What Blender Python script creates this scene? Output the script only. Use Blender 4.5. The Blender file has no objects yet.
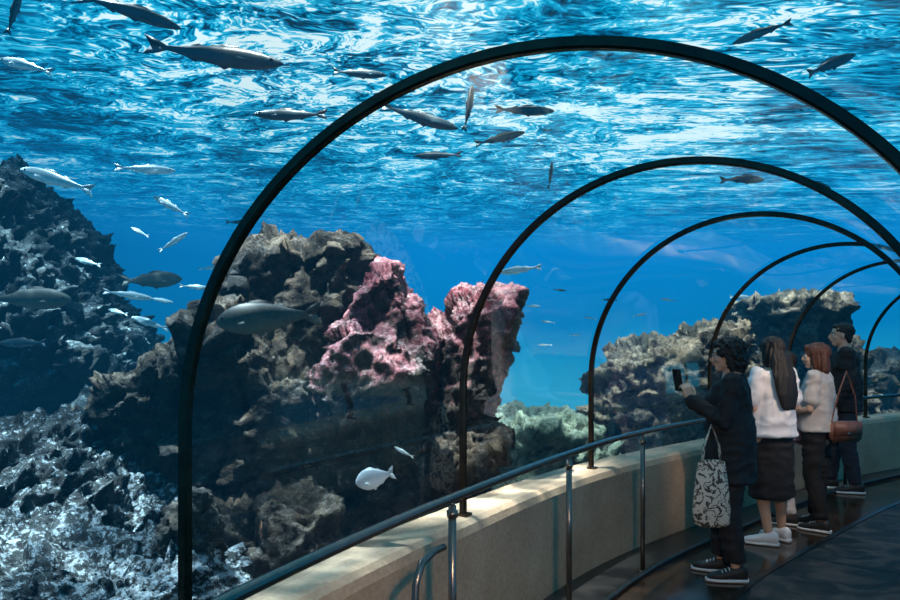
import bpy,bmesh,math,random
from mathutils import Vector,Matrix,noise
random.seed(4)
sc=bpy.context.scene
sc.view_settings.view_transform='Standard'
sc.view_settings.look='None'
F=700.0;EYE=1.55
def P(px,py,Y): return Vector(((px-450)/F*Y,Y,EYE+(345-py)/F*Y))
# ------------------------------------------------------------------ materials
def newmat(name):
    m=bpy.data.materials.new(name);m.use_nodes=True
    nt=m.node_tree;nt.nodes.clear()
    o=nt.nodes.new('ShaderNodeOutputMaterial')
    return m,nt,o
def N(nt,t,ins=None,**kw):
    n=nt.nodes.new(t)
    for k,v in kw.items(): setattr(n,k,v)
    if ins:
        for k,v in ins.items():
            if isinstance(v,bpy.types.NodeSocket): nt.links.new(v,n.inputs[k])
            else: n.inputs[k].default_value=v
    return n
def ramp(nt,fac,stops,interp='LINEAR'):
    r=nt.nodes.new('ShaderNodeValToRGB');r.color_ramp.interpolation=interp
    el=r.color_ramp.elements
    while len(el)<len(stops): el.new(0.5)
    for e,(p,c) in zip(el,stops):
        e.position=p;e.color=(c[0],c[1],c[2],1) if not isinstance(c,(int,float)) else (c,c,c,1)
    nt.links.new(fac,r.inputs[0]);return r.outputs[0]
def mth(nt,op,a,b=0.0,c=None,clamp=False):
    n=nt.nodes.new('ShaderNodeMath');n.operation=op;n.use_clamp=clamp
    for i,v in enumerate((a,b,c)):
        if v is None: continue
        if isinstance(v,bpy.types.NodeSocket): nt.links.new(v,n.inputs[i])
        else: n.inputs[i].default_value=v
    return n.outputs[0]
def mix(nt,f,a,b,mode='MIX'):
    n=nt.nodes.new('ShaderNodeMix');n.data_type='RGBA';n.blend_type=mode
    for i,v in ((0,f),(6,a),(7,b)):
        if isinstance(v,bpy.types.NodeSocket): nt.links.new(v,n.inputs[i])
        else: n.inputs[i].default_value=v if i==0 else (v[0],v[1],v[2],1)
    return n.outputs[2]
def smat(name,col,rough=.6,metal=0,var=.25,scale=20,bump=0.0,col2=None,coat=0):
    m,nt,o=newmat(name)
    tc=N(nt,'ShaderNodeTexCoord')
    nz=N(nt,'ShaderNodeTexNoise',{'Vector':tc.outputs['Object'],'Scale':scale,'Detail':4.0})
    c2=col2 or tuple(c*(1-var) for c in col)
    c=ramp(nt,nz.outputs['Fac'],[(.35,c2),(.65,col)])
    b=N(nt,'ShaderNodeBsdfPrincipled',{'Base Color':c,'Roughness':rough,'Metallic':metal})
    if bump:
        bp=N(nt,'ShaderNodeBump',{'Height':nz.outputs['Fac'],'Strength':bump,'Distance':.01})
        nt.links.new(bp.outputs[0],b.inputs['Normal'])
    nt.links.new(b.outputs[0],o.inputs[0]);return m
def rockmat(name,dark,mid,light,top,topamt=.6,speck=(.75,.8,.78),speckamt=.5,scale=1.0,st=.80,zmask=None):
    m,nt,o=newmat(name)
    g=N(nt,'ShaderNodeNewGeometry');p=g.outputs['Position']
    n1=N(nt,'ShaderNodeTexNoise',{'Vector':p,'Scale':2.2*scale,'Detail':8.0,'Roughness':.7})
    n2=N(nt,'ShaderNodeTexNoise',{'Vector':p,'Scale':11.0*scale,'Detail':6.0,'Roughness':.75})
    n3=N(nt,'ShaderNodeTexNoise',{'Vector':p,'Scale':26.0*scale,'Detail':5.0,'Roughness':.8})
    n4=N(nt,'ShaderNodeTexNoise',{'Vector':p,'Scale':.9*scale,'Detail':3.0})
    f=mth(nt,'ADD',mth(nt,'MULTIPLY',n1.outputs[0],.55),mth(nt,'MULTIPLY',n2.outputs[0],.45))
    base=ramp(nt,f,[(.42,dark),(.5,mid),(.6,light)])
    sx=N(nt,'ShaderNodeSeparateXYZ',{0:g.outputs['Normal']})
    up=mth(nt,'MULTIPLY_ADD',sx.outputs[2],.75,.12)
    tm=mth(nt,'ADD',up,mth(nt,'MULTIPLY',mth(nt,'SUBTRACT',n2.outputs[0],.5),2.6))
    if zmask:
        # living pink crust: patches that thin out with depth
        pz=N(nt,'ShaderNodeSeparateXYZ',{0:p})
        zz=mth(nt,'ADD',pz.outputs[2],mth(nt,'MULTIPLY',mth(nt,'SUBTRACT',n1.outputs[0],.5),4.6))
        zz=mth(nt,'ADD',zz,mth(nt,'MULTIPLY',up,.9))
        pm=N(nt,'ShaderNodeMapRange',{'Value':zz,'From Min':zmask[0],'From Max':zmask[1]}).outputs[0]
        pk=ramp(nt,n2.outputs[0],[(.38,zmask[2]),(.5,zmask[3]),(.62,zmask[4])])
        base=mix(nt,pm,base,pk)
        topamt_s=mth(nt,'MULTIPLY',pm,topamt)
        tm=mth(nt,'MULTIPLY',ramp(nt,tm,[(.3,0),(.7,1)]),topamt_s)
    else:
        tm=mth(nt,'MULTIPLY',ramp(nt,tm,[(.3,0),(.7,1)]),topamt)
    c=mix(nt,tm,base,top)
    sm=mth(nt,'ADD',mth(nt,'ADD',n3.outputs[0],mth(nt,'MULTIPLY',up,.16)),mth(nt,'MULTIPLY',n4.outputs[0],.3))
    sm=mth(nt,'MULTIPLY',ramp(nt,sm,[(st-.03,0),(st+.04,1)]),speckamt)
    c=mix(nt,sm,c,speck)
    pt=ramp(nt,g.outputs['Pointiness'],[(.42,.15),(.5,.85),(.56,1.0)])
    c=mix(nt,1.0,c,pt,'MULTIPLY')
    b=N(nt,'ShaderNodeBsdfPrincipled',{'Base Color':c,'Roughness':.85})
    h=mth(nt,'ADD',mth(nt,'MULTIPLY',n2.outputs[0],1.0),mth(nt,'MULTIPLY',n3.outputs[0],.7))
    bp=N(nt,'ShaderNodeBump',{'Height':h,'Strength':1.0,'Distance':.2})
    nt.links.new(bp.outputs[0],b.inputs['Normal'])
    nt.links.new(b.outputs[0],o.inputs[0]);return m
# ------------------------------------------------------------------ mesh helpers
def link(ob):
    sc.collection.objects.link(ob);return ob
def obj(name,bm,mats,smooth=True,recalc=True):
    if recalc: bmesh.ops.recalc_face_normals(bm,faces=bm.faces[:])
    me=bpy.data.meshes.new(name);bm.to_mesh(me);bm.free()
    for m in (mats if isinstance(mats,(list,tuple)) else [mats]): me.materials.append(m)
    if smooth:
        me.polygons.foreach_set('use_smooth',[True]*len(me.polygons))
    return link(bpy.data.objects.new(name,me))
def ell(bm,c,r,rot=None,sub=3,mi=0):
    M=Matrix.Translation(Vector(c))@((rot.to_4x4()) if rot else Matrix.Identity(4))@Matrix.Diagonal((r[0],r[1],r[2],1))
    d=bmesh.ops.create_icosphere(bm,subdivisions=sub,radius=1,matrix=M)
    for v in d['verts']:
        for f in v.link_faces: f.material_index=mi
def box(bm,c,s,rot=None,mi=0):
    M=Matrix.Translation(Vector(c))@((rot.to_4x4()) if rot else Matrix.Identity(4))@Matrix.Diagonal((s[0],s[1],s[2],1))
    d=bmesh.ops.create_cube(bm,size=1,matrix=M)
    for v in d['verts']:
        for f in v.link_faces: f.material_index=mi
def tube(bm,pts,ref=(0,1,0),n=16,round_ends=True,mi=0):
    """pts: [(pos,ru,rv)] elliptical tube, ru along ref"""
    pts=[(Vector(p[0]),p[1],p[2] if len(p)>2 else p[1]) for p in pts]
    ref=Vector(ref)
    rings=[]
    T=[]
    for i in range(len(pts)):
        a=pts[max(i-1,0)][0];b=pts[min(i+1,len(pts)-1)][0];T.append((b-a).normalized())
    L=list(zip(pts,T))
    if round_ends:
        (p,ru,rv),t=L[0];r=min(ru,rv)
        pre=[((p-t*r*k,ru*s,rv*s),t) for k,s in ((.92,.4),(.7,.71),(.35,.93))]
        (p,ru,rv),t=L[-1];r=min(ru,rv)
        post=[((p+t*r*k,ru*s,rv*s),t) for k,s in ((.35,.93),(.7,.71),(.92,.4))]
        L=pre+L+post
    for (p,ru,rv),t in L:
        u=ref-t*ref.dot(t)
        if u.length<1e-3: u=Vector((1,0,0))-t*t.x
        u.normalize();v=t.cross(u)
        rings.append([bm.verts.new(p+u*ru*math.cos(2*math.pi*k/n)+v*rv*math.sin(2*math.pi*k/n)) for k in range(n)])
    for a,b in zip(rings,rings[1:]):
        for k in range(n):
            f=bm.faces.new((a[k],a[(k+1)%n],b[(k+1)%n],b[k]));f.material_index=mi
    bm.faces.new(rings[0][::-1]).material_index=mi;bm.faces.new(rings[-1]).material_index=mi
def remesh(name,bm,vox,mat,smooth=2,disp=None):
    bmesh.ops.recalc_face_normals(bm,faces=bm.faces[:])
    me=bpy.data.meshes.new(name+'_t');bm.to_mesh(me);bm.free()
    ob=link(bpy.data.objects.new(name,me))
    r=ob.modifiers.new('r','REMESH');r.mode='VOXEL';r.voxel_size=vox;r.use_smooth_shade=True
    if smooth:
        s=ob.modifiers.new('s','SMOOTH');s.iterations=smooth;s.factor=.5
    dg=bpy.context.evaluated_depsgraph_get()
    m2=bpy.data.meshes.new_from_object(ob.evaluated_get(dg))
    ob.modifiers.clear();ob.data=m2;bpy.data.meshes.remove(me);m2.name=name
    if disp:
        nn=[v.normal.copy() for v in m2.vertices]
        for v,nr in zip(m2.vertices,nn): v.co=v.co+disp(v.co,nr)
    m2.materials.clear();m2.materials.append(mat)
    m2.polygons.foreach_set('use_smooth',[True]*len(m2.polygons))
    return ob
# ------------------------------------------------------------------ tunnel path (left glass line in plan), ribs at u=1..6
CP=[(-2.6,-4.9),(-2.3,-3.1),(-2.0,-1.3),(-1.45,.45),(-.81,2.12),(.06,3.74),(1.03,5.16),(2.42,6.55),(3.72,7.73),(5.2,8.78),(6.8,9.75),(8.5,10.6),(10.3,11.3),(12.3,11.8)]
CP=[Vector((x,y,0)) for x,y in CP]   # index 3 -> u=0
def pathf(u):
    i=u+3;k=int(math.floor(i));k=max(1,min(len(CP)-3,k));t=i-k
    a,b,c,d=CP[k-1],CP[k],CP[k+1],CP[k+2]
    p=.5*((2*b)+(c-a)*t+(2*a-5*b+4*c-d)*t*t+(3*b-a-3*c+d)*t**3)
    q=.5*((c-a)+2*(2*a-5*b+4*c-d)*t+3*(3*b-a-3*c+d)*t*t)
    q.normalize();n=Vector((q.y,-q.x,0));return p,q,n
def TP(u,s,z=0):
    p,q,n=pathf(u);return p+n*s+Vector((0,0,z))
def sweep(bm,prof,u0,u1,n,closed=False,cap=False,mi=0):
    rings=[]
    for i in range(n+1):
        u=u0+(u1-u0)*i/n
        rings.append([bm.verts.new(TP(u,s,z)) for s,z in prof])
    m=len(prof)
    for a,b in zip(rings,rings[1:]):
        for k in range(m if closed else m-1):
            bm.faces.new((a[k],a[(k+1)%m],b[(k+1)%m],b[k])).material_index=mi
    if cap:
        bm.faces.new(rings[0][::-1]);bm.faces.new(rings[-1])
R=1.09;SP=1.30;W=2*R;WH=.64
def arch(r,n=40,base=WH,lo=0):
    c=[(R-r,base)]
    for i in range(n+1):
        a=math.pi*i/n
        c.append((R-r*math.cos(a),SP+r*math.sin(a)))
    c.append((R+r,base));return c
UA,UB=-2,8
# glass
m_glass,nt,o=newmat('acrylic_glass')
tr=N(nt,'ShaderNodeBsdfTransparent',{'Color':(.97,.99,1,1)})
gl=N(nt,'ShaderNodeBsdfGlossy',{'Color':(1,1,1,1),'Roughness':.02})
lw=N(nt,'ShaderNodeFresnel',{'IOR':1.3})
mx=N(nt,'ShaderNodeMixShader',{0:mth(nt,'MULTIPLY',lw.outputs[0],.17),1:tr.outputs[0],2:gl.outputs[0]})
nt.links.new(mx.outputs[0],o.inputs[0])
bm=bmesh.new();sweep(bm,arch(R),UA,UB,100);obj('glass_tunnel_vault',bm,m_glass,recalc=False)
# ribs
m_rib=smat('rib_bronze_metal',(.055,.035,.022),.22,.45,.45,14)
def rib(u,skew=0.0):
    bm=bmesh.new()
    prof=[(-.010,-.029),(.010,-.029),(.0155,-.023),(.0155,.003),(-.0155,.003),(-.0155,-.023)]
    n_=56;rs=[]
    for i in range(n_+3):
        if i==0: th=0;zb=WH
        elif i==n_+2: th=math.pi;zb=WH
        else: th=math.pi*(i-1)/n_;zb=None
        ring=[]
        for dw,dr in prof:
            r=R+dr;s=R-r*math.cos(th);z=SP+r*math.sin(th) if zb is None else zb
            p,q,n=pathf(u+skew*(R-R*math.cos(th)))
            ring.append(bm.verts.new(p+n*s+q*dw+Vector((0,0,z))))
        rs.append(ring)
    m=len(prof)
    for a,b in zip(rs,rs[1:]):
        for k in range(m): bm.faces.new((a[k],a[(k+1)%m],b[(k+1)%m],b[k]))
    bm.faces.new(rs[0]);bm.faces.new(rs[-1][::-1])
    for s in (.02,W-.02):
        p,q,n=pathf(u+skew*s)
        c=p+n*s+Vector((0,0,WH+.008));box(bm,c,(.06,.06,.014),Matrix.Rotation(math.atan2(q.y,q.x),3,'Z'))
    obj('tunnel_arch_rib',bm,m_rib,smooth=False)
for u in (-1,0,1,2,3,4,5,6,7): rib(u,{0:.16,1:.16}.get(u,0.0))
# low walls
def wallmat():
    m,nt,o=newmat('beige_rendered_concrete')
    g=N(nt,'ShaderNodeNewGeometry')
    n1=N(nt,'ShaderNodeTexNoise',{'Vector':g.outputs['Position'],'Scale':1.7,'Detail':7.0,'Roughness':.6})
    n2=N(nt,'ShaderNodeTexNoise',{'Vector':g.outputs['Position'],'Scale':45.0,'Detail':3.0})
    c=ramp(nt,n1.outputs[0],[(.3,(.30,.19,.115)),(.5,(.46,.31,.195)),(.7,(.56,.40,.27))])
    c=mix(nt,.25,c,ramp(nt,n2.outputs[0],[(.3,(.2,.15,.10)),(.7,(.6,.46,.34))]))
    b=N(nt,'ShaderNodeBsdfPrincipled',{'Base Color':c,'Roughness':.75})
    bp=N(nt,'ShaderNodeBump',{'Height':n2.outputs[0],'Strength':.3,'Distance':.01})
    nt.links.new(bp.outputs[0],b.inputs['Normal']);nt.links.new(b.outputs[0],o.inputs[0]);return m
m_wall=wallmat()
for nm,sg in (('wall_left',1),('wall_right',-1)):
    pr=[(-.16,-.3),(-.16,WH),(.07,WH),(.1,WH-.02),(.115,WH-.06),(.12,0),(.12,-.3)]
    if sg<0: pr=[(W-s,z) for s,z in pr]
    bm=bmesh.new();sweep(bm,pr,UA,UB,90,closed=True,cap=True);obj(nm,bm,m_wall,smooth=False)
for nm,u in (('wall_back',UA),('wall_far',UB)):
    bm=bmesh.new();p,q,n=pathf(u)
    box(bm,p+n*R+Vector((0,0,1.1)),(.06,2.3,2.7),Matrix.Rotation(math.atan2(q.y,q.x),3,'Z'));obj(nm,bm,smat(nm+'_paint',(.03,.035,.04),.8),smooth=False)
# floor
def floormat(name,c1,c2,r0,r1,sc_=3):
    m,nt,o=newmat(name)
    g=N(nt,'ShaderNodeNewGeometry')
    n1=N(nt,'ShaderNodeTexNoise',{'Vector':g.outputs['Position'],'Scale':sc_,'Detail':6.0,'Roughness':.6})
    b=N(nt,'ShaderNodeBsdfPrincipled',{'Base Color':ramp(nt,n1.outputs[0],[(.35,c1),(.65,c2)]),'Roughness':mth(nt,'MULTIPLY_ADD',n1.outputs[0],r1-r0,r0)})
    bp=N(nt,'ShaderNodeBump',{'Height':n1.outputs[0],'Strength':.06,'Distance':.02})
    nt.links.new(bp.outputs[0],b.inputs['Normal']);nt.links.new(b.outputs[0],o.inputs[0]);return m
mf1=floormat('floor_brown_stone',(.022,.012,.007),(.055,.032,.021),.02,.28)
mf2=floormat('floor_gutter_dark',(.012,.012,.013),(.03,.027,.025),.2,.45)
mf3=floormat('walkway_rubber',(.004,.004,.005),(.008,.008,.009),.5,.85,30)
bm=bmesh.new()
sweep(bm,[(1.10,0),(.50,0)],UA,UB,90,mi=0)
sweep(bm,[(.50,-.03),(.10,-.03)],UA,UB,90,mi=1)
sweep(bm,[(W-.1,.004),(1.10,.004)],UA,UB,90,mi=2)
obj('floor',bm,[mf1,mf2,mf3],smooth=False,recalc=False)
m_steel=smat('brushed_steel',(.22,.185,.16),.24,.85,.2,40)
m_dsteel=smat('dark_steel_trim',(.10,.09,.085),.35,.9,.3,30)
bm=bmesh.new()
sweep(bm,[(.485,-.03),(.485,.03),(.495,.035),(.515,.035),(.525,.03),(.525,0)],UA,UB,90,closed=True)
obj('trim_1',bm,m_dsteel,smooth=False)
bm=bmesh.new()
sweep(bm,[(1.09,0),(1.09,.012),(1.13,.012),(1.13,0)],UA,UB,90,closed=True);obj('trim_2',bm,m_dsteel,smooth=False)
# handrail
SR=.46;RH=.955
bm=bmesh.new()
tube(bm,[(TP(-2+8.6*i/90,SR,RH),.018) for i in range(91)],ref=(0,0,1),n=14)
for u in (-1.5,-.77,-.02,.75,1.5,2.22,2.94,3.62,4.4,5.2,6.0):
    b=TP(u,SR,0)
    tube(bm,[(b+Vector((0,0,.0)),.016),(b+Vector((0,0,RH-.03)),.016)],n=14,round_ends=False)
    tube(bm,[(b+Vector((0,0,RH-.04)),.008),(b+Vector((0,0,RH-.01)),.008)],n=10,round_ends=False)
    tube(bm,[(b+Vector((0,0,0)),.04),(b+Vector((0,0,.012)),.04)],n=20,round_ends=False)
    tube(bm,[(b+Vector((0,0,RH-.075)),.022),(b+Vector((0,0,RH-.05)),.022)],n=16,round_ends=False)
pts=[(TP(1.46,SR,.78),.014),(TP(1.42,SR,.785),.014),(TP(1.37,SR,.765),.014),(TP(1.345,SR,.70),.014),(TP(1.33,SR,.3),.014),(TP(1.33,SR,0),.014)]
tube(bm,pts,ref=(0.5,-.3,.3),n=12)
obj('stainless_handrail',bm,m_steel)
# ------------------------------------------------------------------ water body
SURF=3.9;BX=(-10,17);BY=(-5.2,18)
m_water,nt,o=newmat('aquarium_water')
tr=N(nt,'ShaderNodeBsdfTransparent')
ab=N(nt,'ShaderNodeVolumeAbsorption',{'Color':(.12,.82,.95,1),'Density':.065})
em=N(nt,'ShaderNodeEmission',{'Color':(.02,.46,1,1),'Strength':.009})  # faint blue glow stands in for haze scattered in the water
ad=N(nt,'ShaderNodeAddShader',{0:ab.outputs[0],1:em.outputs[0]})
nt.links.new(tr.outputs[0],o.inputs['Surface']);nt.links.new(ad.outputs[0],o.inputs['Volume'])
bm=bmesh.new()
pr=[(-.02,-.25)]+arch(R+.02,40,WH)+[(W+.02,-.25)]
sweep(bm,pr,UA-.0,UB,60,closed=True,cap=True)
bmesh.ops.recalc_face_normals(bm,faces=bm.faces[:]);bmesh.ops.reverse_faces(bm,faces=bm.faces[:])
box(bm,((BX[0]+BX[1])/2,(BY[0]+BY[1])/2,(SURF-.03-.35)/2),(BX[1]-BX[0],BY[1]-BY[0],SURF-.03+.35))
obj('water_volume',bm,m_water,smooth=False,recalc=False)
# surface: emissive, with ripple highlights and glints painted into its colour
FARC=(.0,.225,.54)  # haze blue painted on the far surface and upper tank wall
def xgrad(nt,x):  # painted glow dims towards the left
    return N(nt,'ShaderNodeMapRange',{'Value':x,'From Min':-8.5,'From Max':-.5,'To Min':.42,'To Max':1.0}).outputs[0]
m_surf,nt,o=newmat('water_surface_painted_glow')
g=N(nt,'ShaderNodeNewGeometry');pos=g.outputs['Position']
sx=N(nt,'ShaderNodeSeparateXYZ',{0:pos})
def ripple(rot,scl,seed,s1=2.4,s2=7.5,wa=1.3):
    mp=N(nt,'ShaderNodeMapping',{'Vector':pos,'Location':(seed,0,0),'Rotation':(0,0,math.radians(rot)),'Scale':scl})
    wn=N(nt,'ShaderNodeTexNoise',{'Vector':mp.outputs[0],'Scale':.9,'Detail':3.0})
    wv=N(nt,'ShaderNodeVectorMath',{0:wn.outputs['Color'],1:(.5,.5,.5)},operation='SUBTRACT')
    wv2=N(nt,'ShaderNodeVectorMath',{0:wv.outputs[0]},operation='SCALE');wv2.inputs['Scale'].default_value=wa
    wp=N(nt,'ShaderNodeVectorMath',{0:mp.outputs[0],1:wv2.outputs[0]},operation='ADD').outputs[0]
    a1=N(nt,'ShaderNodeTexNoise',{'Vector':wp,'Scale':s1,'Detail':5.0,'Roughness':.62,'Distortion':.9})
    a2=N(nt,'ShaderNodeTexNoise',{'Vector':wp,'Scale':s2,'Detail':2.5,'Roughness':.6,'Distortion':1.6})
    return mth(nt,'ADD',mth(nt,'MULTIPLY',a1.outputs[0],.55),mth(nt,'MULTIPLY',a2.outputs[0],.45)),wp
r1,wp=ripple(14,(1.0,1.5,1),0,1.9,7.0,1.5)
r2,_=ripple(-50,(.5,2.0,1),5,1.3,4.8,2.8)
mk=N(nt,'ShaderNodeMapRange',{'Value':mth(nt,'ADD',sx.outputs[0],mth(nt,'MULTIPLY',sx.outputs[1],-.25)),'From Min':-.9,'From Max':1.0}).outputs[0]
r=mth(nt,'ADD',mth(nt,'MULTIPLY',r1,mth(nt,'SUBTRACT',1.0,mk)),mth(nt,'MULTIPLY',r2,mk))
a3=N(nt,'ShaderNodeTexNoise',{'Vector':pos,'Scale':.55,'Detail':3.0,'Distortion':1.0})
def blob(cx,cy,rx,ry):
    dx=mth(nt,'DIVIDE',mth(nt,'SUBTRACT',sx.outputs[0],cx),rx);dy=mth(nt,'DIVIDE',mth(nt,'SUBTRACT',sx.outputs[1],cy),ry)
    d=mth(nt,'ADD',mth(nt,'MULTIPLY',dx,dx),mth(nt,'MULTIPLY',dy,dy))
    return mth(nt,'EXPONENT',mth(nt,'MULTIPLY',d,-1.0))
sunb=mth(nt,'ADD',blob(-1.0,6.0,2.0,2.0),blob(2.3,6.9,1.1,3.4))  # bright sun patches painted onto the ripples
drk=mth(nt,'ADD',blob(-4.3,4.6,1.9,3.2),blob(4.0,5.0,1.5,2.0))  # darker patches painted onto the ripples
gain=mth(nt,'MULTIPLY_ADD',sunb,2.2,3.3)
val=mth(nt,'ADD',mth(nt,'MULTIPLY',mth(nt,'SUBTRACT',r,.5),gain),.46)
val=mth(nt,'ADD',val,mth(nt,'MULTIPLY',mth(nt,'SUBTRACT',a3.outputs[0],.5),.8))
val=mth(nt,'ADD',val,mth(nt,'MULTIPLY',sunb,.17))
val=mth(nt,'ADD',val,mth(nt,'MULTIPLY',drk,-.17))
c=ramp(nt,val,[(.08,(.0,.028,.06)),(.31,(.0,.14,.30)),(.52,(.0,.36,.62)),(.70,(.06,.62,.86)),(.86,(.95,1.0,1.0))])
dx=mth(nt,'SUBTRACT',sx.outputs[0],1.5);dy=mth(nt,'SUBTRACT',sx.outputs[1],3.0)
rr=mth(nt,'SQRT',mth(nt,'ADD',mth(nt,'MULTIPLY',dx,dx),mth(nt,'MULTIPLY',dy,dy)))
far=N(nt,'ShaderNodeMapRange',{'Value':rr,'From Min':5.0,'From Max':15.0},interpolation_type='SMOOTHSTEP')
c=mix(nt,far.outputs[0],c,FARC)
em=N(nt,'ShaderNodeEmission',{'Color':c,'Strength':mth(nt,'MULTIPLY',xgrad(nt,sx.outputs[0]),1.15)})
vo=N(nt,'ShaderNodeTexNoise',{'Vector':wp,'Scale':2.2,'Detail':1.0,'Distortion':.8})
rd=mth(nt,'ABSOLUTE',mth(nt,'SUBTRACT',vo.outputs[0],.5))
cc=ramp(nt,rd,[(.0,(1,1,1)),(.04,(.5,.52,.55)),(.12,(.14,.15,.16))])
tr=N(nt,'ShaderNodeBsdfTransparent',{'Color':cc})  # caustic web put into the transparency, dapples lamps shining from above
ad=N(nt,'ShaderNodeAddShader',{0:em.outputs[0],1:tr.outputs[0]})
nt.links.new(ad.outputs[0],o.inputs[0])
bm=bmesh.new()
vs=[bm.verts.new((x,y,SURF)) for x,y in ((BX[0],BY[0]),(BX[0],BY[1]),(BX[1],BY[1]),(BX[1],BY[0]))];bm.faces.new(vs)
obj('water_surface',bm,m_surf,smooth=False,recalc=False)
# tank wall: emissive blue gradient painted to stand for light scattered in water
m_tw,nt,o=newmat('tank_wall_painted_glow')
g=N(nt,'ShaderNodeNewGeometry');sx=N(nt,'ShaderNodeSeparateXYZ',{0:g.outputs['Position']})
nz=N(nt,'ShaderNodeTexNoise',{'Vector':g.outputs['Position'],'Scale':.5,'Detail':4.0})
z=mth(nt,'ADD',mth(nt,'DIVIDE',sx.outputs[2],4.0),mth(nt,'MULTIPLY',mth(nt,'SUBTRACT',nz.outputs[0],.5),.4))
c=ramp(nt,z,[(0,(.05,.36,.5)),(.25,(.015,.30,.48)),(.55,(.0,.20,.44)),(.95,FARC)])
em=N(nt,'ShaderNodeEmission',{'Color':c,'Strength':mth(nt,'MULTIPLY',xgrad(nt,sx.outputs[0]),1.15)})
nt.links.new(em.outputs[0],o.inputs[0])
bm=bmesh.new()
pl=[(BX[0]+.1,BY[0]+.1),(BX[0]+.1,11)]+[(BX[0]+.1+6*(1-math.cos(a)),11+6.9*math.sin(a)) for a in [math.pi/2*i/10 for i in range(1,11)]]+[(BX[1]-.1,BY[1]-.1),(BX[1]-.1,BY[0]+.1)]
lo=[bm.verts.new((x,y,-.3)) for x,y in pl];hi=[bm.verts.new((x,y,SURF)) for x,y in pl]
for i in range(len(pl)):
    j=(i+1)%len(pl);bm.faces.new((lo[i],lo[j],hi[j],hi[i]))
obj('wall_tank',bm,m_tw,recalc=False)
# seabed
m_sand=rockmat('sandy_seabed',(.10,.10,.08),(.25,.24,.19),(.4,.4,.33),(.45,.45,.38),.5,(.7,.75,.7),.3,.8)
bm=bmesh.new()
nx,ny=110,100;grid=[]
for j in range(ny+1):
    row=[]
    for i in range(nx+1):
        x=BX[0]+.15+(BX[1]-BX[0]-.3)*i/nx;y=BY[0]+.15+(BY[1]-BY[0]-.3)*j/ny
        row.append(bm.verts.new((x,y,-.12+.12*noise.fractal(Vector((x*.8,y*.8,0)),1,2,4))))
    grid.append(row)
def in_tunnel(x,y):
    for k in range(0,101,1):
        p,q,n=pathf(UA+(UB-UA)*k/100)
        d=Vector((x,y,0))-p
        if abs(d.dot(q))<.15 and -.1<d.dot(n)<W+.1: return True
    return False
for j in range(ny):
    for i in range(nx):
        c0=(grid[j][i].co+grid[j+1][i+1].co)/2
        if not in_tunnel(c0.x,c0.y): bm.faces.new((grid[j][i],grid[j][i+1],grid[j+1][i+1],grid[j+1][i]))
obj('sandy_seabed',bm,m_sand)
# ------------------------------------------------------------------ rocks
def hull(bm,polys):
    for pts,Ym,d in polys:
        cs=[P(x,y,Ym) for x,y in pts]
        cen=sum(cs,Vector())/len(cs)
        vs=[]
        for k,(off,s) in enumerate(((-d,.72),(-d*.45,.95),(d*.3,1.0),(d,.8))):
            for c in cs:
                q=cen+(c-cen)*s;q.y+=off
                vs.append(bm.verts.new(q))
        r=bmesh.ops.convex_hull(bm,input=vs)
        dele=[e for e in r['geom_interior'] if isinstance(e,bmesh.types.BMVert)]
        un=[e for e in r['geom_unused'] if isinstance(e,bmesh.types.BMVert)]
        bmesh.ops.delete(bm,geom=list(set(dele+un)),context='VERTS')
def facet(q,k1,k2):
    """piecewise-planar displacement: every voronoi cell is a tilted plane"""
    v=noise.voronoi(q);pt=v[1][0]
    r=noise.noise_vector(pt*5.3+Vector((3.1,1.7,8.2)))
    return (q-pt).dot(r)*k1+noise.noise(pt*9.1)*k2
def rock(name,polys,vox,mat,amp=1.0,seed=0,rough=1.0):
    bm=bmesh.new();hull(bm,polys)
    off=Vector((seed*7.3,seed*3.1,seed*1.7))
    def disp(c,n):
        p=c+off
        w=Vector((noise.noise(p*1.5),noise.noise(p*1.5+Vector((9,0,0))),noise.noise(p*1.5+Vector((0,9,0)))))*.5
        d=.07*noise.fractal(p*1.6,1,2,3)
        q=Vector((p.x*1.6+p.z*.9,p.y*1.7,p.z*2.1-p.x*1.0))+w*.7
        d+=facet(q,.22,.12)
        q=Vector((p.x*4.2+p.z*2.4,p.y*4.2,p.z*6.0-p.x*2.8))+w*1.2
        d+=facet(q,.10,.06)*rough
        d+=facet(p*11+w*2,.045,.028)*rough
        d+=.035*(noise.ridged_multi_fractal(p*5.0+w*3,.9,2.1,5,1.0,2.0)-1.0)*.6*rough
        d+=.018*noise.fractal(p*18,.7,2,3)*rough
        return n*d*amp
    return remesh(name,bm,vox,mat,1,disp)
mr_dark=rockmat('rock_dark_algae',(.007,.006,.005),(.042,.030,.019),(.15,.11,.068),(.24,.175,.12),.4,(.5,.48,.44),.35)
mr_pink=rockmat('rock_pink_coralline',(.014,.011,.009),(.075,.05,.035),(.20,.13,.09),(.80,.36,.42),.5,(1,.82,.82),.45,1.0,.80,
   (1.55,2.35,(.07,.012,.02),(.36,.065,.10),(.72,.23,.29)))
mr_fg=rockmat('rock_encrusted',(.003,.005,.006),(.012,.017,.019),(.045,.055,.058),(.13,.165,.175),.45,(.8,.92,1),1.0,1.0,.815)
mr_far=rockmat('rock_encrusted_far',(.005,.010,.012),(.018,.030,.034),(.06,.08,.085),(.17,.22,.24),.5,(.75,.88,.95),.9,.8,.815)
mr_tan=rockmat('rock_sunlit_tan',(.022,.016,.010),(.15,.105,.065),(.38,.28,.18),(.6,.48,.35),.55,(.8,.7,.58),.45)
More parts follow.
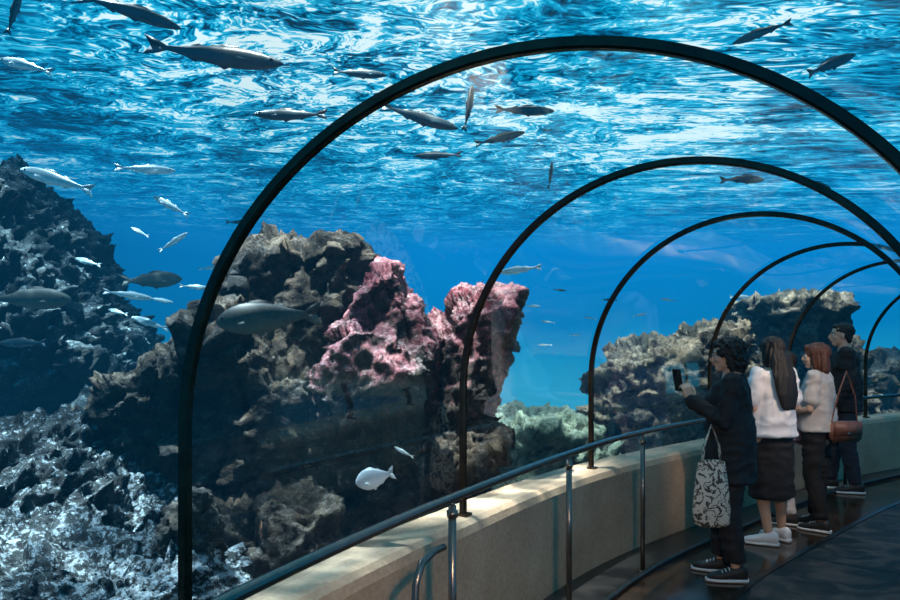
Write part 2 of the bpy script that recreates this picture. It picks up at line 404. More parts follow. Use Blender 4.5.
rock('reef_rock_crag',[
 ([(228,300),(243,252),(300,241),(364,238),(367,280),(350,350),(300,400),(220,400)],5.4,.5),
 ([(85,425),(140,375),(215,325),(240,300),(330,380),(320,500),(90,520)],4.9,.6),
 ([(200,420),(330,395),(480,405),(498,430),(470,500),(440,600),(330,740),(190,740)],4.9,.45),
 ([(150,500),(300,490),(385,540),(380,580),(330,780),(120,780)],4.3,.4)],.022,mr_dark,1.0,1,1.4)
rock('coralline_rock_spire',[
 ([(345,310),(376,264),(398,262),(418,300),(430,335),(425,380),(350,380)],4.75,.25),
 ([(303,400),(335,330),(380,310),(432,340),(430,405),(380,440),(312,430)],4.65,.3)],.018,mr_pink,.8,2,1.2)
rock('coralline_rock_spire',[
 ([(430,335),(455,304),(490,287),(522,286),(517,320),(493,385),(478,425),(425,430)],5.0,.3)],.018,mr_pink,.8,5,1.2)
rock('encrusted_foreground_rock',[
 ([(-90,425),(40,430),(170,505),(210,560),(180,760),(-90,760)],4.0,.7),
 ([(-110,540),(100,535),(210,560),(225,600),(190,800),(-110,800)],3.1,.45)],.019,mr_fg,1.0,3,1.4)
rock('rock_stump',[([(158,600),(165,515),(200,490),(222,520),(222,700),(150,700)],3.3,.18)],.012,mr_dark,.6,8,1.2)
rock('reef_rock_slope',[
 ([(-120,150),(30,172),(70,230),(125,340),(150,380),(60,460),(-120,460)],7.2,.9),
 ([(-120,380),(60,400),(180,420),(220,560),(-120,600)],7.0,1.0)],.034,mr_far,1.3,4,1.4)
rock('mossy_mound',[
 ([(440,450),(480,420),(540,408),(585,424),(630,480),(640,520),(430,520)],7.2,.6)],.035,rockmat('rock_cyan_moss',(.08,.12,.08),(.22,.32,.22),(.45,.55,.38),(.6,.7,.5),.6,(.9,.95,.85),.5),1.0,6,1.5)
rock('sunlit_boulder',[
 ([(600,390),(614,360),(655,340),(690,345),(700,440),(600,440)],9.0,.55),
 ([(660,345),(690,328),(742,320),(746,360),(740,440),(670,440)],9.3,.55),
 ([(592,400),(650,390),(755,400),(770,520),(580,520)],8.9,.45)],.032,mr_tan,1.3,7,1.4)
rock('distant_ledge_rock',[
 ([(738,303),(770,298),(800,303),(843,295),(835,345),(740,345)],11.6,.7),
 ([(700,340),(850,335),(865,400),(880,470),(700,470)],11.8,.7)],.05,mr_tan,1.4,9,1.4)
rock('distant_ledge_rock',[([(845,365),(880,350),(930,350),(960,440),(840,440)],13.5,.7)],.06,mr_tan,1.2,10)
# ------------------------------------------------------------------ fish
def fishmat(name,back,belly,lo=-.06,hi=.06,rough=.35,spots=0):
    m,nt,o=newmat(name)
    tc=N(nt,'ShaderNodeTexCoord');sx=N(nt,'ShaderNodeSeparateXYZ',{0:tc.outputs['Object']})
    nz=N(nt,'ShaderNodeTexNoise',{'Vector':tc.outputs['Object'],'Scale':25.0,'Detail':3.0})
    z=mth(nt,'ADD',sx.outputs[2],mth(nt,'MULTIPLY',mth(nt,'SUBTRACT',nz.outputs[0],.5),.03+spots))
    mr=N(nt,'ShaderNodeMapRange',{'Value':z,'From Min':lo,'From Max':hi})
    c=ramp(nt,mr.outputs[0],[(.2,belly),(.75,back)])
    b=N(nt,'ShaderNodeBsdfPrincipled',{'Base Color':c,'Roughness':rough,'Metallic':.0})
    nt.links.new(b.outputs[0],o.inputs[0]);return m
m_eye=smat('eye_black',(.01,.01,.01),.2)
fm_dark=fishmat('fish_dark_back',(.010,.022,.03),(.03,.09,.13),rough=.4)
fm_silv=fishmat('fish_silver',(.3,.4,.43),(.95,1,1))
fm_grp=fishmat('grouper_skin',(.035,.04,.035),(.13,.14,.12),-.15,.15,.6,.15)
fm_brm=fishmat('bream_skin',(.42,.52,.58),(.9,.95,.97),-.2,.25)
def fishmesh(name,h,w,mat,tail=.1,bend=0.0):
    bm=bmesh.new()
    S=[(0,.03),(.03,.3),(.08,.52),(.16,.78),(.26,.96),(.36,1.0),(.48,.93),(.6,.74),(.7,.52),(.78,.34),(.84,.24),(.88,.22)]
    n=14;rings=[]
    def bd(x): return bend*math.sin((.5-x)*3.0)*.1
    for t,k in S:
        x=.5-t
        r=[]
        for j in range(n):
            a=2*math.pi*j/n
            zz=math.sin(a)*h*k*(1.0 if math.sin(a)>0 else .92)
            yy=math.cos(a)*w*min(1,k*1.05)*(1 if t<.6 else max(.25,1-(t-.6)*2.6))
            r.append(bm.verts.new((x,yy+bd(x),zz)))
        rings.append(r)
    for a,b in zip(rings,rings[1:]):
        for k in range(n): bm.faces.new((a[k],a[(k+1)%n],b[(k+1)%n],b[k]))
    bm.faces.new(rings[0][::-1]);bm.faces.new(rings[-1])
    def fin(pts,y=0,th=.003):
        A=[bm.verts.new((x,y+yy+th+bd(x),z)) for x,yy,z in pts];B=[bm.verts.new((x,y+yy-th+bd(x),z)) for x,yy,z in pts]
        bm.faces.new(A);bm.faces.new(B[::-1])
        for i in range(len(A)):
            j=(i+1)%len(A);bm.faces.new((A[i],B[i],B[j],A[j]))
    q=h*.2
    fin([(-.34,0,q),(-.40,0,q+tail*.4),(-.5,0,tail),(-.475,0,tail*.5),(-.45,0,0),(-.34,0,0)])
    fin([(-.34,0,0),(-.45,0,0),(-.475,0,-tail*.5),(-.5,0,-tail),(-.40,0,-q-tail*.4),(-.34,0,-q)])
    fin([(.2,0,h*.8),(.15,0,h*1.0+.012),(.05,0,h+.016),(-.04,0,h*.85+.008),(-.04,0,h*.7),(.1,0,h*.75)])
    fin([(-.08,0,h*.65),(-.12,0,h*.68+.018),(-.22,0,h*.45+.004),(-.22,0,h*.25),(-.1,0,h*.5)])
    fin([(-.1,0,-h*.55),(-.14,0,-h*.65-.016),(-.22,0,-h*.42),(-.22,0,-h*.2)])
    fin([(.12,0,-h*.8),(.07,0,-h-.014),(.02,0,-h*.9),(.05,0,-h*.8)])
    for s in (1,-1):
        fin([(.25,s*w*.9,-h*.2),(.17,s*(w+.03),-h*.15-.0),(.13,s*(w+.03),-h*.45),(.2,s*w,-h*.45)])
        ell(bm,(.5-.095,s*w*.56+bd(.4),h*.16),(.014,.009,.014),sub=2,mi=1)
    bmesh.ops.recalc_face_normals(bm,faces=bm.faces[:])
    me=bpy.data.meshes.new(name);bm.to_mesh(me);bm.free();me.materials.append(mat);me.materials.append(m_eye)
    me.polygons.foreach_set('use_smooth',[True]*len(me.polygons));return me
FM={'d':('sea_bass',fishmesh('sea_bass_dark',.08,.055,fm_dark,.075,.35)),
    'e':('sea_bass',fishmesh('sea_bass_dark2',.075,.05,fm_dark,.07,-.45)),
    's':('silver_sea_bass',fishmesh('sea_bass_silver',.08,.05,fm_silv,.075,.3)),
    'g':('grouper',fishmesh('grouper_mesh',.15,.085,fm_grp,.11,.2)),
    'b':('sea_bream',fishmesh('bream_mesh',.26,.08,fm_brm,.16,0))}
# px,py,len,kind,head dir(+1 right),tilt deg (head up +),yaw,Y
FISH=[(14,12,46,'d',1,75,20,4.2),(130,13,96,'e',1,-12,15,4.1),(26,66,64,'s',-1,16,10,4.6),(215,54,132,'d',1,-4,12,4.0),
(290,114,78,'e',-1,3,10,4.6),(360,73,52,'d',1,5,25,5.0),(145,169,56,'s',1,0,15,5.2),(57,180,88,'s',-1,17,12,4.6),
(171,206,44,'s',-1,28,10,5.2),(173,242,34,'s',1,35,10,5.4),(195,287,30,'s',1,-4,10,6),(150,323,44,'s',-1,16,15,5.9),
(128,295,44,'s',1,-8,20,5.8),(88,262,34,'s',-1,14,20,6.0),(152,280,50,'g',1,5,30,7.5),(420,117,80,'d',1,-14,10,5.0),(468,108,44,'e',1,78,30,4.9),
(525,110,62,'d',1,3,15,5.2),(438,155,48,'e',-1,2,15,5.6),(500,138,54,'d',1,16,12,5.4),(550,175,26,'e',1,80,30,6.5),
(268,318,112,'g',-1,-4,10,3.5),(375,478,42,'b',-1,-18,15,3.6),(404,452,22,'s',-1,20,30,3.7),(520,270,42,'s',-1,-5,25,6.5),
(742,180,54,'e',1,5,20,5.6),(762,33,54,'d',-1,-14,20,3.9),(832,64,66,'d',1,24,20,3.8),(30,299,76,'g',1,0,10,5.4),
(22,343,60,'e',-1,0,20,5.6),(815,185,40,'e',1,-5,20,6.2),(740,297,24,'s',1,0,20,9.5),(640,315,16,'s',1,10,20,11),(610,300,14,'d',-1,5,20,11),
(118,312,26,'s',-1,12,25,6.2),(160,300,24,'s',1,-10,20,6.8),(185,322,22,'s',-1,5,20,7.4),(210,268,20,'s',1,8,25,8),(140,232,24,'s',-1,25,20,7),
(533,306,16,'s',1,0,20,9),(548,322,14,'s',-1,6,20,10),(560,290,14,'d',1,-5,20,10),(575,335,12,'s',1,0,20,11),(545,345,14,'s',-1,0,20,10),
(668,300,14,'s',-1,8,20,11),(590,318,12,'s',-1,8,20,11),(240,222,26,'d',1,4,20,8)]
for px,py,ln,k,dr,tilt,yaw,Y in FISH:
    nm,me=FM[k];ob=link(bpy.data.objects.new(nm,me))
    L=ln/F*Y/max(.5,math.cos(math.radians(yaw)));ob.scale=(L,L,L);ob.location=P(px,py,Y)
    yy=math.radians(yaw) if dr>0 else math.pi-math.radians(yaw)
    ob.rotation_euler=(0,-math.radians(tilt),yy)
# ------------------------------------------------------------------ people
m_skin=smat('skin',(.55,.33,.23),.5,0,.12,12)
m_hair=smat('hair_black',(.008,.0065,.006),.65,0,.4,60)
m_hairb=smat('hair_auburn',(.11,.036,.018),.6,0,.5,50)
m_blk=smat('cloth_black',(.010,.010,.012),.85,0,.3,30)
m_blk2=smat('cloth_charcoal',(.016,.016,.02),.85,0,.3,30)
m_wht=smat('cloth_white',(.72,.70,.72),.85,0,.08,15)
m_crm=smat('cloth_cream',(.50,.45,.42),.85,0,.12,15)
m_lil=smat('cloth_lilac',(.32,.25,.36),.85,0,.2,15)
m_jean=smat('denim_dark',(.018,.024,.04),.85,0,.3,40)
m_shw=smat('sneaker_white',(.75,.75,.76),.6,0,.1,20)
m_shb=smat('sneaker_black',(.02,.02,.022),.6,0,.2,20)
m_sole=smat('sole_white',(.7,.7,.7),.6,0,.1,20)
m_eyew=smat('eye_white',(.8,.8,.8),.2)
m_lip=smat('lip',(.4,.12,.1),.45)
def V(*a): return Vector(a)
def lerp(a,b,t): return Vector(a)*(1-t)+Vector(b)*t
def hand(bm,w,d,n,curl,side):
    """w wrist, d finger dir, n palm normal, thumb on side vector"""
    d=Vector(d).normalized();n=Vector(n);n=(n-d*n.dot(d)).normalized();l=d.cross(n)*side
    tube(bm,[(w-d*.02,.024,.018),(w+d*.01,.027,.017),(w+d*.05,.036,.014),(w+d*.085,.036,.012)],ref=l,n=12)
    for off,ln in ((.028,.068),(.0095,.077),(-.0095,.071),(-.027,.056)):
        p=w+d*.082+l*off;dd=(d+l*off*2.5).normalized();pts=[(p-dd*.015,.0088)];a=0
        for k,fr in enumerate((.45,.32,.23)):
            a+=curl*(0.7 if k==0 else 1.0)
            q=dd*math.cos(a)+n*math.sin(a);pts.append((p,.0086-.0008*k));p=p+q*ln*fr
        pts.append((p,.0066));tube(bm,pts,ref=l,n=8)
    p=w+d*.022+l*.026
    t1=(d*.6+l*.75+n*.3).normalized();t2=(d*.85+l*.2+n*.5).normalized()
    tube(bm,[(p,.012),(p+t1*.035,.0105),(p+t1*.035+t2*.03,.0092),(p+t1*.035+t2*.055,.007)],ref=n,n=8)
def folds(a=.005,s=9,seed=0):
    o=Vector((seed,seed*2,0))
    def f(c,n):
        q=Vector((c.x*s,c.y*s,c.z*s*.45))+o
        return n*(a*noise.noise(q)+a*.5*noise.noise(q*2.3)+a*.9*(1-abs(noise.noise(Vector((c.x*7+c.z*3,c.y*7,c.z*13))+o))*3))
    return f
def person(name,X,Y,head,H,J=None,hair='bob',hairmat=None,top=None,bottom=None,shoes=('b',),headyaw=0,headpitch=0,glasses=False,curl=(.35,.35),slim=1.0):
    root=link(bpy.data.objects.new(name,None));root.location=(X,Y,0);root.rotation_euler=(0,0,math.radians(head))
    k=H/1.62;root.scale=(k,k,k);root.empty_display_size=.2
    j=dict(hipL=V(0,.085,.86),knL=V(.015,.095,.47),anL=V(-.02,.10,.09),hipR=V(0,-.085,.86),knR=V(.015,-.095,.47),anR=V(-.02,-.10,.09),
      shL=V(-.01,.150,1.315),elL=V(-.03,.205,1.05),wrL=V(.06,.2,.83),shR=V(-.01,-.150,1.315),elR=V(-.03,-.205,1.05),wrR=V(.06,-.2,.83),
      pel=V(0,0,.86),wai=V(0,0,1.02),che=V(.0,0,1.2),shc=V(-.01,0,1.31),nk=V(-.005,0,1.37),hc=V(.02,0,1.50),fL=0,fR=0)
    if J: 
        for a,b in J.items(): j[a]=V(*b) if isinstance(b,tuple) else b
    def add(o): o.parent=root;return o
    def torso(bm,e,z0=None,wk=1.0):
        tube(bm,[(j['pel']+V(0,0,-.06),.145+e,.10+e),(j['pel']+V(-.01,0,.02),(.160+e)*wk,.112+e),(lerp(j['pel'],j['wai'],.6),(.138+e)*wk,.10+e),(j['wai'],(.122+e)*wk,.092+e),
          (lerp(j['wai'],j['che'],.6),.134+e,.104+e),(j['che']+V(.005,0,0),.145+e,.110+e),(j['shc']+V(0,0,-.03),.152+e,.085+e),(j['shc']+V(0,0,.015),.12+e,.064+e),(j['nk']+V(0,0,-.01),.062+e,.054+e)],ref=(0,1,0),n=24)
    def arm(bm,s,e,t=1.0,e2=None):
        a,b,c=j['sh'+s],j['el'+s],j['wr'+s];e2=e if e2 is None else e2
        pts=[(lerp(a,b,-.03),.045+e),(lerp(a,b,.35),.041+e),(lerp(a,b,.75),.037+e)]
        if t<=.5:
            pts=[(lerp(a,b,-.03),.045+e),(lerp(a,b,t),.044+e2*1.2),(lerp(a,b,t*1.8),.043+e2*1.5)]
        else:
            pts+=[(b,.036+e),(lerp(b,c,.3),.035+e),(lerp(b,c,.98 if t>=1 else t),.025+e2)]
        tube(bm,pts,ref=(1,.2,0),n=14,round_ends=True)
    # continuous body
    bm=bmesh.new();torso(bm,0)
    for s in 'LR':
        arm(bm,s,0)
        h,kn,an=j['hip'+s],j['kn'+s],j['an'+s]
        tube(bm,[(h,.086),(lerp(h,kn,.4),.076),(lerp(h,kn,.85),.056),(kn,.052),(lerp(kn,an,.3),.053),(lerp(kn,an,.7),.038),(an,.032),(an+V(0,0,-.03),.034)],n=16)
    tube(bm,[(j['nk']+V(-.01,0,-.05),.062),(j['nk'],.05),(j['hc']+V(-.02,0,-.06),.05)],n=14)
    add(remesh('body',bm,.011,m_skin,2))
    # hands
    for s,sd,cu in (('L',-1,curl[0]),('R',1,curl[1])):
        bm=bmesh.new();d=(j['wr'+s]-j['el'+s]).normalized();d2=j.get('hd'+s,d)
        nrm=j.get('pn'+s,V(0,-1 if s=='L' else 1,0))
        hand(bm,j['wr'+s],d2,nrm,cu,j.get('ts'+s,sd))
        add(remesh('hand_'+s.lower(),bm,.0042,m_skin,1))
    # head
    HM=Matrix.Translation(j['hc'])@Matrix.Rotation(math.radians(headyaw),4,'Z')@Matrix.Rotation(math.radians(headpitch),4,'Y')
    def addh(o,base=HM): 
        o.data.transform(base);o.parent=root;return o
    bm=bmesh.new()
    ell(bm,(-.012,0,.02),(.094,.074,.086));ell(bm,(.028,0,-.03),(.058,.056,.072));ell(bm,(.05,0,-.085),(.03,.03,.024))
    ell(bm,(.01,0,-.06),(.06,.053,.04))
    tube(bm,[((.083,0,.012),.007),((.1,0,-.018),.010),((.1,0,-.028),.013)],n=10)
    ell(bm,(.084,0,-.05),(.010,.02,.006),sub=2);ell(bm,(.082,0,-.061),(.010,.018,.006),sub=2)
    for s in (1,-1):
        ell(bm,(.07,s*.03,.022),(.016,.026,.008),sub=2);ell(bm,(.06,s*.04,-.025),(.024,.018,.02),sub=2)
        ell(bm,(-.002,s*.074,-.012),(.018,.009,.03),Matrix.Rotation(s*.3,3,'Z'),sub=2)
    tube(bm,[((-.03,0,-.12),.05),((-.02,0,-.04),.05)],n=14)
    addh(remesh('head',bm,.0055,m_skin,2))
    bm=bmesh.new()
    for s in (1,-1):
        ell(bm,(.074,s*.03,.003),(.012,.013,.009),sub=2,mi=0);ell(bm,(.0835,s*.031,.003),(.004,.006,.006),sub=2,mi=1)
        tube(bm,[((.083,s*.016,.022),.003),((.085,s*.03,.027),.0035),((.074,s*.05,.022),.0025)],n=6,mi=1)
    addh(obj('eyes',bm,[m_eyew,m_hair]))
    bm=bmesh.new();ell(bm,(.0885,0,-.052),(.0075,.021,.0045),sub=2);ell(bm,(.087,0,-.061),(.0075,.018,.005),sub=2);addh(obj('lips',bm,m_lip))
    if glasses:
        bm=bmesh.new()
        for s in (1,-1):
            pts=[(V(.1,s*.033+.024*math.cos(a),.0+.019*math.sin(a)),.0022) for a in [2*math.pi*i/20 for i in range(21)]]
            tube(bm,pts,ref=(1,0,0),n=6)
            tube(bm,[((.1,s*.057,.006),.002),((.06,s*.074,.006),.002),((-.01,s*.08,.004),.002)],n=6)
        tube(bm,[((.1,.009,.003),.002),((.103,0,.006),.002),((.1,-.009,.003),.002)],n=6)
        addh(obj('glasses',bm,m_blk))
    # hair
    bm=bmesh.new();hs=4;ha=.004
    if hair=='curly':
        ell(bm,(-.028,0,.040),(.104,.094,.084));hs=34;ha=.020
        for s in (1,-1):
            ell(bm,(-.04,s*.062,-.03),(.055,.036,.085));ell(bm,(.015,s*.066,.03),(.04,.026,.045))
        ell(bm,(-.078,0,-.035),(.052,.08,.095));ell(bm,(.04,0,.082),(.038,.055,.026))
    elif hair=='long':
        ell(bm,(-.02,0,.035),(.1,.086,.083))
        for s in (1,-1): ell(bm,(-.02,s*.060,-.03),(.05,.03,.1))
        tube(bm,[((-.05,0,.02),.085,.055),((-.085,0,-.08),.105,.06),((-.125,0,-.2),.125,.05),((-.15,0,-.33),.115,.04),((-.16,0,-.43),.085,.025)],ref=(0,1,0),n=18)
    elif hair=='bob':
        ell(bm,(-.022,0,.038),(.105,.09,.086))
        for s in (1,-1): ell(bm,(-.02,s*.06,-.03),(.055,.03,.095))
        tube(bm,[((-.05,0,.02),.085,.055),((-.065,0,-.06),.09,.05),((-.07,0,-.115),.085,.045)],ref=(0,1,0),n=18)
        ell(bm,(.06,0,.075),(.03,.055,.03))
    else:
        ell(bm,(-.026,0,.038),(.096,.08,.08));ell(bm,(-.055,0,-.03),(.043,.066,.06));ell(bm,(.030,0,.082),(.042,.052,.024))
        for s in (1,-1): ell(bm,(-.025,s*.062,.005),(.035,.016,.04))
        hs=30;ha=.008
    def hd(c,n):
        if hair in('curly','short'): return n*ha*noise.noise(c*hs)+n*ha*.6*noise.noise(c*hs*2.1)
        return n*.009*noise.noise(Vector((c.x*60,c.y*70,c.z*4)))
    addh(remesh('hair',bm,.0055,hairmat or m_hair,2,hd))
    # top
    if top:
        bm=bmesh.new();e=top.get('e',.014);hem=top.get('hem',.82);fl=top.get('flare',.02)
        pw=j['pel'];z=hem
        tube(bm,[(V(pw.x,0,hem),.16+e+fl,.115+e+fl),(V(pw.x,0,(hem+j['wai'].z)/2),.155+e+fl*.6,.112+e+fl*.6),(j['wai'],.132+e+top.get('wl',0),.100+e+top.get('wl',0)),
          (lerp(j['wai'],j['che'],.6),.138+e,.106+e),(j['che']+V(.006,0,0),.147+e,.112+e),(j['shc']+V(0,0,-.03),.15+e,.088+e),(j['shc']+V(0,0,.015),.12+e,.066+e),(j['nk']+V(0,0,-.02),.065+e,.056+e*.7)],ref=(0,1,0),n=24,round_ends=False)
        sl=top.get('sleeve',1.0)
        if sl>0:
            for s in 'LR': arm(bm,s,e*.8,sl,top.get('cuff',e*.7))
        add(remesh(top.get('name','top'),bm,.009,top['mat'],3,folds(.010,10,X)))
    if bottom:
        bm=bmesh.new();kd=bottom['kind'];e=.010
        pw=j['pel']
        tube(bm,[(pw+V(0,0,-.07),.145+e,.10+e),(pw+V(0,0,0),.158+e,.112+e),(pw+V(0,0,.07),.14+e,.10+e)],ref=(0,1,0),n=24,round_ends=False)
        if kd=='trousers':
            wd=bottom.get('w',1.0);en=bottom.get('end',1.0)
            for s in 'LR':
                h,kn,an=j['hip'+s],j['kn'+s],j['an'+s]
                pe=lerp(kn,an,en)
                tube(bm,[(h,.093),(lerp(h,kn,.4),.087*(1+(wd-1)*.5)),(kn,.066*wd),(lerp(kn,pe,.5),.062*wd),(pe,.052*wd)],n=18,round_ends=False)
        else:
            zb=bottom.get('z',.34)
            tube(bm,[(V(.0,0,zb),.185,.15),(V(0,0,(zb+.8)/2),.178,.137),(pw+V(0,0,-.03),.162+e,.116+e)],ref=(0,1,0),n=28,round_ends=False)
        add(remesh('trousers' if kd=='trousers' else 'skirt',bm,.011,bottom['mat'],2,folds(.007,8,X+3)))
    # shoes
    for s in 'LR':
        an=j['an'+s];rt=Matrix.Rotation(math.radians(j['f'+s]),3,'Z')
        bm=bmesh.new();o=V(an.x,an.y,0)
        def loft(S,mi,n=14):
            rings=[]
            for x,hw,zb,zt in S:
                r=[]
                for q in range(n):
                    a=2*math.pi*q/n;cy=math.cos(a);sy=math.sin(a)
                    cy=math.copysign(abs(cy)**.7,cy);sy=math.copysign(abs(sy)**.7,sy)
                    r.append(bm.verts.new(o+rt@V(x,hw*cy,(zb+zt)/2+(zt-zb)/2*sy)))
                rings.append(r)
            for a,b in zip(rings,rings[1:]):
                for q in range(n): bm.faces.new((a[q],a[(q+1)%n],b[(q+1)%n],b[q])).material_index=mi
            bm.faces.new(rings[0][::-1]).material_index=mi;bm.faces.new(rings[-1]).material_index=mi
        loft([(-.072,.02,.02,.075),(-.065,.034,.015,.1),(-.04,.038,.015,.115),(.0,.04,.015,.11),(.04,.041,.015,.09),(.09,.046,.015,.07),(.14,.044,.015,.058),(.175,.03,.015,.045),(.186,.012,.02,.035)],0)
        loft([(-.078,.02,.0,.03),(-.07,.036,0,.03),(0,.042,0,.028),(.09,.05,0,.026),(.15,.046,0,.026),(.185,.03,0,.026),(.195,.012,0.0,.026)],1)
        for q in range(3): tube(bm,[(o+rt@V(.045+.022*q,-.028,.083-.009*q),.004),(o+rt@V(.045+.022*q,0,.093-.009*q),.004),(o+rt@V(.045+.022*q,.028,.083-.009*q),.004)],ref=(1,0,0),n=6,mi=1)
        add(obj('shoe_'+s.lower(),bm,[m_shw if shoes[0]=='w' else m_shb,m_sole]))
    bpy.context.view_layer.update()
    return root,j
w1,j1=person('woman_taking_photo',1.87,4.68,163,1.60,dict(elL=(.05,.2,1.07),wrL=(.25,.13,1.2),hdL=V(.35,-.1,1),pnL=V(.6,-1,0),
   elR=(.06,-.2,1.07),wrR=(.25,-.1,1.18),hdR=V(.3,.2,1),pnR=V(.3,1,0),fL=8,fR=-6,anL=(-.03,.1,.09),anR=(.05,-.09,.09),knR=(.03,-.095,.47)),
   hair='curly',top=dict(mat=m_blk,e=.028,hem=.66,flare=.03,wl=.03,name='long_black_top',cuff=.02),bottom=dict(kind='trousers',mat=m_blk2,w=1.25,end=.9),shoes=('b',),
   headpitch=4,glasses=True,curl=(.75,.7))
w2,j2=person('woman_with_long_hair',2.53,5.5,108,1.62,dict(elL=(-.01,.2,1.06),wrL=(.16,.16,.98),elR=(-.03,-.21,1.06),wrR=(.12,-.2,.93),anL=(-.06,.09,.09),anR=(.02,-.11,.09),fL=45,fR=10),
   hair='long',top=dict(mat=m_wht,e=.02,hem=.84,flare=.028,wl=.025,sleeve=.40,name='white_tshirt'),bottom=dict(kind='skirt',mat=m_blk,z=.36),shoes=('w',),headyaw=14)
w3,j3=person('woman_with_auburn_hair',3.10,5.9,135,1.57,dict(elL=(.0,.2,1.05),wrL=(.18,.12,1.02),elR=(-.05,-.2,1.05),wrR=(.1,-.2,.9),anL=(-.06,.1,.09),anR=(.06,-.09,.09)),
   hair='bob',hairmat=m_hairb,top=dict(mat=m_crm,e=.016,hem=.86,flare=.025,wl=.02,sleeve=.40,name='cream_top'),bottom=dict(kind='trousers',mat=m_blk,w=1.05,end=.95),shoes=('b',),headyaw=15)
w4,j4=person('man_in_black_jacket',4.17,7.42,158,1.79,dict(elL=(-.04,.22,1.06),wrL=(.08,.2,.86),anL=(-.09,.1,.09),anR=(.1,-.1,.09),knL=(-.02,.1,.47),knR=(.07,-.095,.47)),
   hair='short',top=dict(mat=m_blk,e=.03,hem=.78,flare=.025,wl=.03,name='black_jacket'),bottom=dict(kind='trousers',mat=m_jean,w=1.05,end=.98),shoes=('b',),headyaw=5)
w5,j5=person('person_in_white_trousers',2.93,6.12,150,1.50,dict(anL=(-.05,.1,.09)),hair='bob',top=dict(mat=m_lil,e=.03,hem=.8,flare=.03,wl=.02,name='lilac_jacket'),
   bottom=dict(kind='trousers',mat=m_wht,w=1.0,end=.95),shoes=('b',))
# ---- held things
def place(ob,root,loc,rot=(0,0,0)):
    M=root.matrix_world@Matrix.Translation(Vector(loc))
    ob.matrix_world=Matrix.Translation(M.translation)@Matrix.Rotation(root.rotation_euler.z,4,'Z')@(Matrix.Rotation(rot[2],4,'Z')@Matrix.Rotation(rot[1],4,'Y')@Matrix.Rotation(rot[0],4,'X'))
bm=bmesh.new();box(bm,(0,0,0),(.009,.075,.152));bmesh.ops.bevel(bm,geom=bm.edges[:],offset=.0035,segments=2,affect='EDGES')
box(bm,(-.0048,0,0),(.001,.067,.138),mi=1);ell(bm,(.006,.022,.055),(.003,.008,.008),sub=2,mi=2);ell(bm,(.006,.022,.035),(.003,.008,.008),sub=2,mi=2)
m_scr,nt,o=newmat('phone_screen')
tc=N(nt,'ShaderNodeTexCoord');nz=N(nt,'ShaderNodeTexNoise',{'Vector':tc.outputs['Object'],'Scale':20.0})
em=N(nt,'ShaderNodeEmission',{'Color':ramp(nt,nz.outputs[0],[(.4,(.01,.12,.3)),(.6,(.1,.4,.6))]),'Strength':.8});nt.links.new(em.outputs[0],o.inputs[0])
ob=obj('smartphone',bm,[smat('phone_case_black',(.012,.012,.014),.3),m_scr,m_eye],smooth=False)
place(ob,w1,(.335,.075,1.33),(0,math.radians(12),math.radians(45)))
m_tote,nt,o=newmat('printed_canvas')
tc=N(nt,'ShaderNodeTexCoord')
nz=N(nt,'ShaderNodeTexNoise',{'Vector':tc.outputs['Object'],'Scale':19.0,'Detail':1.5,'Distortion':1.2})
c=ramp(nt,nz.outputs[0],[(.47,(.62,.54,.44)),(.49,(.07,.055,.045)),(.57,(.07,.055,.045)),(.59,(.62,.54,.44))])
b=N(nt,'ShaderNodeBsdfPrincipled',{'Base Color':c,'Roughness':.9});nt.links.new(b.outputs[0],o.inputs[0])
bm=bmesh.new()
tube(bm,[((0,0,-.2),.115,.03),((0,0,-.1),.12,.045),((0,0,.05),.105,.035),((0,0,.19),.085,.018)],ref=(1,0,0),n=24)
for y in (.018,-.018):
    tube(bm,[((-.06,y,.17),.010,.003),((-.045,y*.8,.3),.010,.003),((0,y*.3,.43),.010,.003),((.045,y*.8,.3),.010,.003),((.06,y,.17),.010,.003)],ref=(0,1,0),n=8)
ob=obj('canvas_tote_bag',bm,m_tote);place(ob,w1,(.13,.235,.615),(0,0,math.radians(12)))
m_lea=smat('brown_leather',(.2,.08,.055),.45,0,.3,25)
bm=bmesh.new();box(bm,(0,0,0),(.29,.09,.17));bmesh.ops.bevel(bm,geom=bm.edges[:],offset=.022,segments=3,affect='EDGES')
box(bm,(0,.047,.03),(.255,.008,.11));ell(bm,(0,.053,-.01),(.014,.006,.014),sub=2,mi=1)
box(bm,(0,-.047,.03),(.255,.008,.11));ell(bm,(0,-.053,-.01),(.014,.006,.014),sub=2,mi=1)
tube(bm,[((-.12,0,.08),.008,.004),((-.10,0,.3),.008,.004),((-.02,0,.5),.008,.004),((.06,0,.3),.008,.004),((.12,0,.08),.008,.004)],ref=(0,1,0),n=8)
ob=obj('brown_leather_handbag',bm,[m_lea,m_steel]);place(ob,w3,(-.2,-.03,.86),(0,0,math.radians(55)))
bm=bmesh.new();tube(bm,[((0,0,-.1),.09,.03),((0,0,0),.1,.045),((0,0,.08),.08,.02)],ref=(1,0,0),n=18)
tube(bm,[((-.05,0,.08),.006),((0,0,.2),.006),((.05,0,.08),.006)],ref=(0,1,0),n=8)
ob=obj('lilac_shoulder_bag',bm,m_lil);place(ob,w5,(-.14,-.02,.88),(0,0,math.radians(70)))
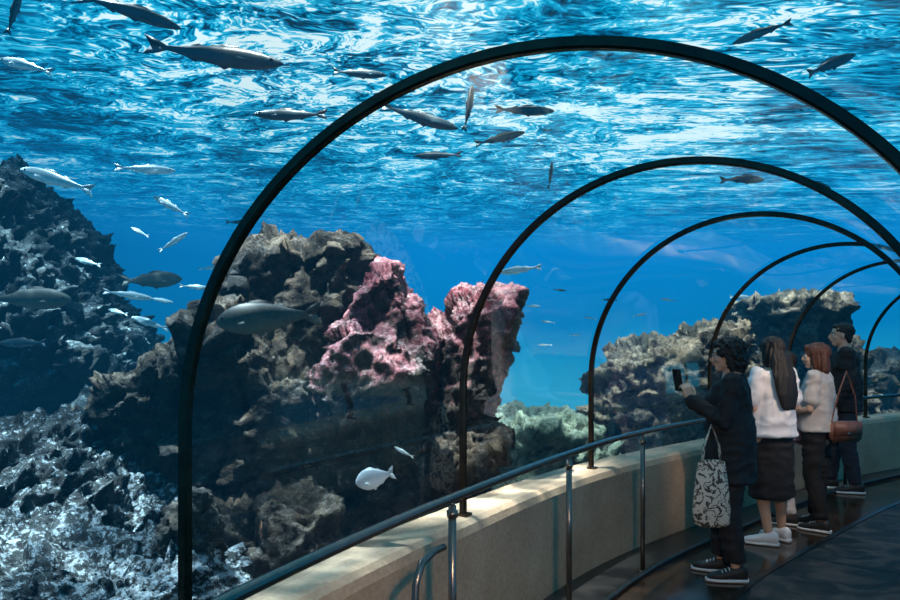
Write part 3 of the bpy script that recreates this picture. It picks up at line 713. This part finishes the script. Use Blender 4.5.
# ------------------------------------------------------------------ lights
def light(name,type_,loc,energy,col,rot=None,target=None,**kw):
    l=bpy.data.lights.new(name,type_);l.energy=energy;l.color=col
    for k,v in kw.items(): setattr(l,k,v)
    ob=link(bpy.data.objects.new(name,l));ob.location=loc
    if target is not None: ob.rotation_euler=(Vector(target)-Vector(loc)).to_track_quat('-Z','Y').to_euler()
    return ob
light('sun','SUN',(3,8,9),1.2,(1,.97,.9),target=(1.2,5.2,0),angle=math.radians(.6))
rad=math.radians
light('added_tank_spot','SPOT',(-1.1,4.1,8),19000,(1,.94,.86),target=(-.45,5.0,1.6),spot_size=rad(27),spot_blend=.8,shadow_soft_size=.04)  # unseen spots added above the water to light the rocks like sun
light('added_tank_spot','SPOT',(-4.2,5.2,8),19000,(.9,.97,1),target=(-3.1,4.8,.8),spot_size=rad(54),spot_blend=.7,shadow_soft_size=.04)
light('added_tank_spot','SPOT',(2.2,7.4,8),13000,(1,.92,.8),target=(2.9,9.2,1.2),spot_size=rad(34),spot_blend=.6,shadow_soft_size=.04)
light('added_tank_spot','SPOT',(.9,7.6,8),16000,(1,.98,.9),target=(.9,7.3,.3),spot_size=rad(24),spot_blend=.6,shadow_soft_size=.04)
light('added_tank_spot','SPOT',(6.0,10.2,9),15000,(1,.93,.84),target=(6.0,12.0,1.5),spot_size=rad(38),spot_blend=.6,shadow_soft_size=.04)
light('added_tunnel_spot','SPOT',TP(.3,1.9,2.0),210,(1,.64,.40),target=TP(2.4,.1,.4),spot_size=rad(60),spot_blend=.6,shadow_soft_size=.08)  # unseen warm spots added out of view to light the low wall
light('added_tunnel_spot','SPOT',TP(3.4,1.9,2.05),70,(1,.68,.45),target=TP(4.5,.1,.4),spot_size=rad(80),spot_blend=.6,shadow_soft_size=.05)
w=bpy.data.worlds.new('World');sc.world=w;w.use_nodes=True
w.node_tree.nodes['Background'].inputs[0].default_value=(.02,.05,.1,1);w.node_tree.nodes['Background'].inputs[1].default_value=.3
cam=bpy.data.cameras.new('camera');co=link(bpy.data.objects.new('camera',cam))
cam.lens=28;cam.sensor_width=36;cam.shift_y=.05;cam.clip_start=.03
co.location=(0,0,EYE);co.rotation_euler=(math.pi/2,0,0);sc.camera=co
